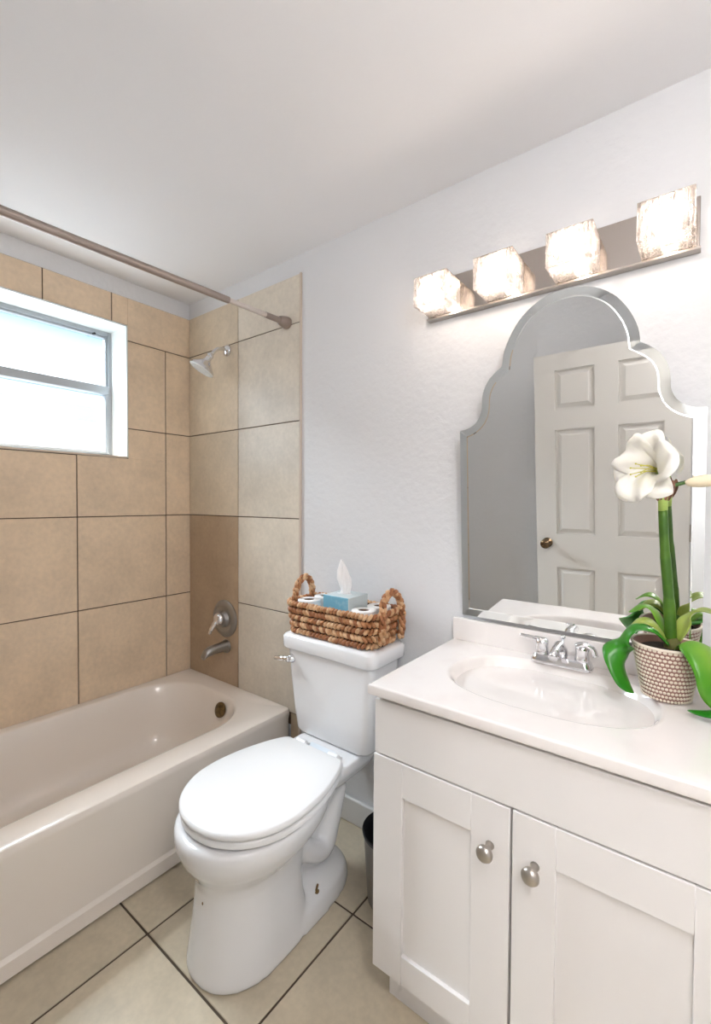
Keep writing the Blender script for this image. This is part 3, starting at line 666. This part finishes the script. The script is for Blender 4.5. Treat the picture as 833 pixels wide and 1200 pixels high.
for sx, top, ox, y0, y1 in ((-1, .210, .203, -.176, -.066), (1, .198, .228, -.182, -.052)):
    xe = BX+sx*ox; ym = (y0+y1)/2
    pth = bez([(xe-sx*.004, y0+.002, ZB+.018), (xe+sx*.003, y0, ZB+.06), (xe+sx*.002, y0+.002, ZB+.125), (xe-sx*.002, y0+.018, ZB+top-.025), (xe-sx*.003, ym, ZB+top), (xe-sx*.002, y1-.018, ZB+top-.025), (xe+sx*.002, y1-.002, ZB+.125), (xe+sx*.003, y1, ZB+.06), (xe-sx*.004, y1-.002, ZB+.018)], 9)
    bm = bmesh.new(); acc = 0; kk = 0
    tube(bm, pth, .009, 8, 2)
    for i in range(1, len(pth)):
        acc += (pth[i]-pth[i-1]).length
        if acc > .0115:
            acc = 0; kk += 1; tn = (pth[i]-pth[i-1]).normalized()
            for q_ in range(3):
                a_ = q_*2*pi/3 + kk*1.05; u_, v_ = frame_of(tn); nr = u_*math.cos(a_)+v_*math.sin(a_)
                knot(bm, pth[i]+nr*.0075, tn, nr, 1, .0135, .0085, .0075, 35)
    link('handle', bm, None, bk, mats=WM, smooth=True)

def roll(c, label, grp='toilet rolls in the basket'):
    t = thing('toilet_roll', label, 'toilet roll', c, grp)
    bm = bmesh.new(); x, y, z_ = c
    lathe(bm, [(.0215, .115), (.043, .115), (.0455, .113), (.0455, .002), (.043, 0), (.0215, 0), (.0215, .115)], c, n=40, cap0=False, cap1=False); link('paper', bm, M_roll, t, ang=40)
    bm = bmesh.new(); lathe(bm, [(.0208, .112), (.0212, .112), (.0212, .003), (.0198, .003), (.0198, .112), (.0208, .112)], c, n=32, cap0=False, cap1=False); link('core', bm, M_core, t, ang=40)
zr = ZB+.0135
roll((1.358, -.158, zr), 'white toilet roll at the front right corner of the basket')
roll((1.362, -.064, zr), 'white toilet roll at the back right corner of the basket')
roll((1.078, -.150, zr), 'white toilet roll at the front left corner of the basket')
roll((1.082, -.056, zr), 'white toilet roll at the back left corner of the basket')
tb = thing('tissue_box', 'pale blue tissue box standing in the basket', 'tissue box', (1.232, -.118, zr))
bx0, bx1, by0, by1, bz1 = 1.180, 1.304, -.180, -.058, .984
bm = bmesh.new(); fs = box(bm, (bx0, by0, zr), (bx1, by1, bz1)); fs[1].material_index = 1; fs[3].material_index = 1
link('carton', bm, None, tb, mats=[M_blue, M_boxtop], bev=.0015, seg=1)
# tissue: a folded cone of thin paper rising from the slot
bm = bmesh.new(); NT = 30; rgs = []
for h, rx, ry, off in ((-.004, .022, .008, 0), (.012, .018, .010, .002), (.035, .022, .015, .001), (.060, .026, .018, -.003), (.085, .022, .016, -.008), (.105, .013, .010, -.012), (.122, .004, .003, -.014)):
    r0 = []
    for k in range(NT):
        a = 2*pi*k/NT; fz = 1+.28*math.sin(3*a+h*22)+.14*math.sin(7*a-h*40)
        jag = .012*math.sin(5*a)*max(0, (h-.06)/.06)
        r0.append((1.236+off+rx*math.cos(a)*fz, -.118+ry*math.sin(a)*fz, bz1+h+jag))
    rgs.append(r0)
loft(bm, rgs, True, True); 
M_tis = mat('thin_tissue', srgb(246, 244, 244), .9); link('tissue', bm, M_tis, tb, smooth=True)
bm = bmesh.new(); lathe(bm, [(.030, 0), (.030, .0008), (0, .0008)], (0, 0, 0), n=28)
for v in bm.verts: v.co = V((1.236+v.co.x*1.15, -.118+v.co.y*.55, bz1+v.co.z+.0003))
link('slot_film', bm, mat('slot_film', srgb(222, 226, 228), .3), tb)

# ------------------------------------------------------------------ waste bin
wbn = thing('waste_bin', 'small grey round bin with black inside between toilet and vanity', 'bin', (1.528, -.205, 0))
bm = bmesh.new(); lathe(bm, [(.086, .001), (.090, .004), (.104, .225), (.107, .232)], (1.528, -.205, 0), n=48, cap1=False)
lathe(bm, [(.107, .232), (.1045, .232), (.1035, .222)], (1.528, -.205, 0), n=48, cap0=False, cap1=False); link('bin_shell', bm, M_bin, wbn, ang=40)
bm = bmesh.new(); lathe(bm, [(.1075, .226), (.1095, .236), (.1065, .239), (.1025, .230), (.088, .010), (.0, .008)], (1.528, -.205, 0), n=48, cap0=False); link('liner', bm, M_black, wbn, ang=40)

# ------------------------------------------------------------------ amaryllis
PX, PY = 2.270, -.135
am = thing('potted_amaryllis', 'white flowering amaryllis in a beaded cream pot beside the sink', 'potted plant', (PX, PY, ZT))
PH = .132; rb, rt_ = .050, .074
pot = bmesh.new(); lathe(pot, [(rb-.004, .0005), (rb, .003), (rb+(rt_-rb)*.5, PH*.5), (rt_, PH-.002), (rt_+.001, PH), (rt_-.004, PH), (rt_-.007, PH-.02), (rb-.006, .01)], (PX, PY, ZT), n=64, mi=0)
NB = 44; NRW = 13
for i in range(NRW):
    h = .006+(PH-.012)*i/(NRW-1); rr = rb+(rt_-rb)*h/PH+.0003
    for k in range(NB):
        a = 2*pi*(k+.5*(i % 2))/NB; c0 = V((PX+rr*math.cos(a), PY+rr*math.sin(a), ZT+h)); n0 = V((math.cos(a), math.sin(a), -.18)).normalized(); t0 = V((-math.sin(a), math.cos(a), 0))
        m = Matrix((t0, n0.cross(t0), n0)).transposed(); blob(pot, c0, .0038*rr/rb*.85, .0037, .0026, m, 6, 4, 1)
tube(pot, [V((PX+(rt_+.0005)*math.cos(2*pi*k/48), PY+(rt_+.0005)*math.sin(2*pi*k/48), ZT+PH)) for k in range(49)], .0035, 8, 1)
link('pot', pot, None, am, mats=[M_potd, M_potl], smooth=True)
bm = bmesh.new(); lathe(bm, [(rt_-.008, 0), (rt_-.02, .006), (.02, .010), (0, .012)], (PX, PY, ZT+PH-.018), n=32); link('soil', bm, M_soil, am, smooth=True)
bm = bmesh.new(); lathe(bm, [(.016, 0), (.020, .008), (.018, .018), (.013, .028), (.008, .032)], (PX+.012, PY, ZT+PH-.016), n=24); link('bulb', bm, mat('papery_bulb', srgb(96, 96, 48), .8), am, smooth=True)
# stem
S0 = V((PX+.008, PY+.004, ZT+PH)); S1 = V((2.256, -.135, 1.325)); S2 = V((2.256, -.135, 1.37))
bm = bmesh.new(); tube(bm, bez([S0, S0.lerp(S1, .35)+V((.001, 0, 0)), S0.lerp(S1, .7)+V((-.001, 0, 0)), S1], 6), [.0130]*6+[.0115]*6+[.0102]*7, 16); link('stem', bm, M_stem, am, smooth=True)
bm = bmesh.new(); tube(bm, [S1-V((0, 0, .002)), S1.lerp(S2, .4), S2, S2+V((0, 0, .012))], [.0102, .0104, .0145, .011], 16); st = link('stem_top', bm, M_stemp, am, smooth=True)

def leaf(name, spine, w, m, up=V((0, 0, 1)), fold=.25, wave=0, n=8, parent=am, thick=.0016, prof=None, nspan=6, twist=0):
    pts = bez(spine, n); N = len(pts); bm = bmesh.new(); rows_ = []
    for i, p in enumerate(pts):
        t = i/(N-1); d = (pts[min(i+1, N-1)]-pts[max(i-1, 0)]).normalized(); s = d.cross(up)
        if s.length < .05: s = V((1, 0, 0))
        s.normalize(); nn = s.cross(d).normalized()
        if twist:
            q = Matrix.Rotation(twist*t, 3, d); s = q @ s; nn = q @ nn
        ww = w*(prof(t) if prof else (math.sin(pi*min(1, .12+.88*t)**.8)**.6 if t < .985 else .06)); ww = max(ww, .0015)
        rows_.append([p + s*ww*(j/nspan*2-1) + nn*(fold*ww*abs(j/nspan*2-1)**1.6 + wave*math.sin(t*9+j)*ww) for j in range(nspan+1)])
    vs = [[bm.verts.new(q) for q in r] for r in rows_]
    for i in range(N-1):
        for j in range(nspan): bm.faces.new((vs[i][j], vs[i][j+1], vs[i+1][j+1], vs[i+1][j]))
    o = link(name, bm, m, parent, smooth=True); so = o.modifiers.new('thick', 'SOLIDIFY'); so.thickness = thick; so.offset = 0
    return o
zt_ = ZT+PH
# strap leaves
lp = lambda t: min(1, .45+1.6*t)*(1 if t < .72 else max(.03, math.cos((t-.72)/.28*pi/2)**.6))
leaf('leaf', [(PX+.004, PY-.01, zt_+.004), (PX-.030, PY-.022, zt_+.040), (PX-.072, PY-.030, zt_+.040), (PX-.098, PY-.036, zt_-.004), (PX-.096, PY-.045, zt_-.050), (PX-.080, PY-.052, zt_-.095), (PX-.062, PY-.058, ZT+.010)], .033, M_leafd, fold=-.35, prof=lp)
leaf('leaf', [(PX+.0, PY+.0, zt_+.012), (PX-.030, PY+.000, zt_+.052), (PX-.060, PY+.002, zt_+.052), (PX-.084, PY+.002, zt_+.022)], .030, M_leafp, fold=-.3, prof=lp)
leaf('leaf', [(PX+.0, PY+.02, zt_+.01), (PX-.025, PY+.030, zt_+.070), (PX-.055, PY+.030, zt_+.084), (PX-.085, PY+.022, zt_+.060)], .022, M_leaf, fold=-.2, prof=lp)
leaf('leaf', [(PX+.02, PY+.0, zt_+.01), (PX+.040, PY+.02, zt_+.06), (PX+.065, PY+.02, zt_+.085), (PX+.10, PY+.015, zt_+.08)], .026, M_leafp, fold=.2, prof=lp)
leaf('leaf', [(PX+.028, PY-.018, zt_+.000), (PX+.052, PY-.050, zt_+.028), (PX+.078, PY-.078, zt_+.004), (PX+.096, PY-.092, zt_-.050), (PX+.100, PY-.096, ZT+.024)], .040, M_leaf, fold=-.35, prof=lp)
leaf('leaf', [(PX+.04, PY-.01, zt_+.0), (PX+.105, PY-.040, zt_+.005), (PX+.135, PY-.070, zt_-.06), (PX+.098, PY-.098, ZT+.030), (PX+.045, PY-.104, ZT+.016)], .024, M_leafd, fold=-.3, prof=lp)
# flower
fc0 = V((2.238, -.150, 1.424)); fdir = V((-.54, -.80, .12)).normalized(); fu, fv = frame_of(fdir)
def fpt(r, a, h): return fc0 + fdir*h + (fu*math.cos(a)+fv*math.sin(a))*r
bm = bmesh.new(); tube(bm, bez([S2+V((0, 0, .005)), S2+V((-.002, -.004, .020)), fc0-fdir*.035, fc0-fdir*.012], 5), [.006]*5+[.0065]*5+[.009]*6, 12); ft = link('flower_tube', bm, M_stemp, am, smooth=True)
for k in range(6):
    a = k*pi/3+.20; L_ = .087 if k % 2 else .095; wd = (.052 if k % 2 else .042)*random.uniform(.92, 1.08); dk = .0 if k % 2 else .008; cz = random.uniform(-.012, .014)
    sp = [fpt(.005, a, -.022), fpt(.020, a, .012-dk), fpt(.045, a+.05, .036-dk), fpt(.072, a+.08, .040-dk+cz), fpt(L_, a+.12, .020-dk+cz*2)]
    leaf('petal', sp, wd, M_petal, up=fdir, fold=.16, wave=.10, n=7, thick=.001, prof=lambda t: (.22+.78*math.sin(pi*min(1, t*1.35)/2))*(1 if t < .55 else max(.03, math.cos((t-.55)/.45*pi/2)**.72)), nspan=10)
for k in range(6):
    a = k*pi/3; q = fpt(.016, a-.4, .062)+V((0, 0, -.010)); bm = bmesh.new(); tube(bm, bez([fpt(.004, a, -.01), fpt(.008, a, .025), fpt(.012, a-.3, .048)+V((0, 0, -.006)), q], 4), .0011, 6); blob(bm, q, .0022, .0045, .0022, None, 6, 5); link('stamen', bm, M_stamen, am, smooth=True)
# dried bracts and bud
for k, (dx, dy, dz) in enumerate(((-.014, -.012, .03), (.004, -.016, .036), (.016, -.008, .028))):
    leaf('bract', [S2+V((dx*.4, dy*.6, -.020)), S2+V((dx, dy, .008)), S2+V((dx*1.2, dy*1.2, dz))], .0085, M_bract, up=V((0, -1, 0)), fold=.3, n=5)
B0 = V((2.298, -.128, 1.392)); B1 = V((2.372, -.118, 1.404))
bm = bmesh.new(); tube(bm, bez([S2+V((.004, 0, .0)), S2+V((.020, .002, .014)), B0], 5), .0042, 10); link('bud_stalk', bm, M_stem, am, smooth=True)
bm = bmesh.new(); tube(bm, [B0.lerp(B1, t) + V((0, 0, -.003*math.sin(t*3))) for t in (0, .08, .2, .4, .6, .8, .93, 1)], [.003, .008, .0115, .014, .0145, .012, .007, .002], 18); link('bud', bm, M_bud, am, smooth=True)
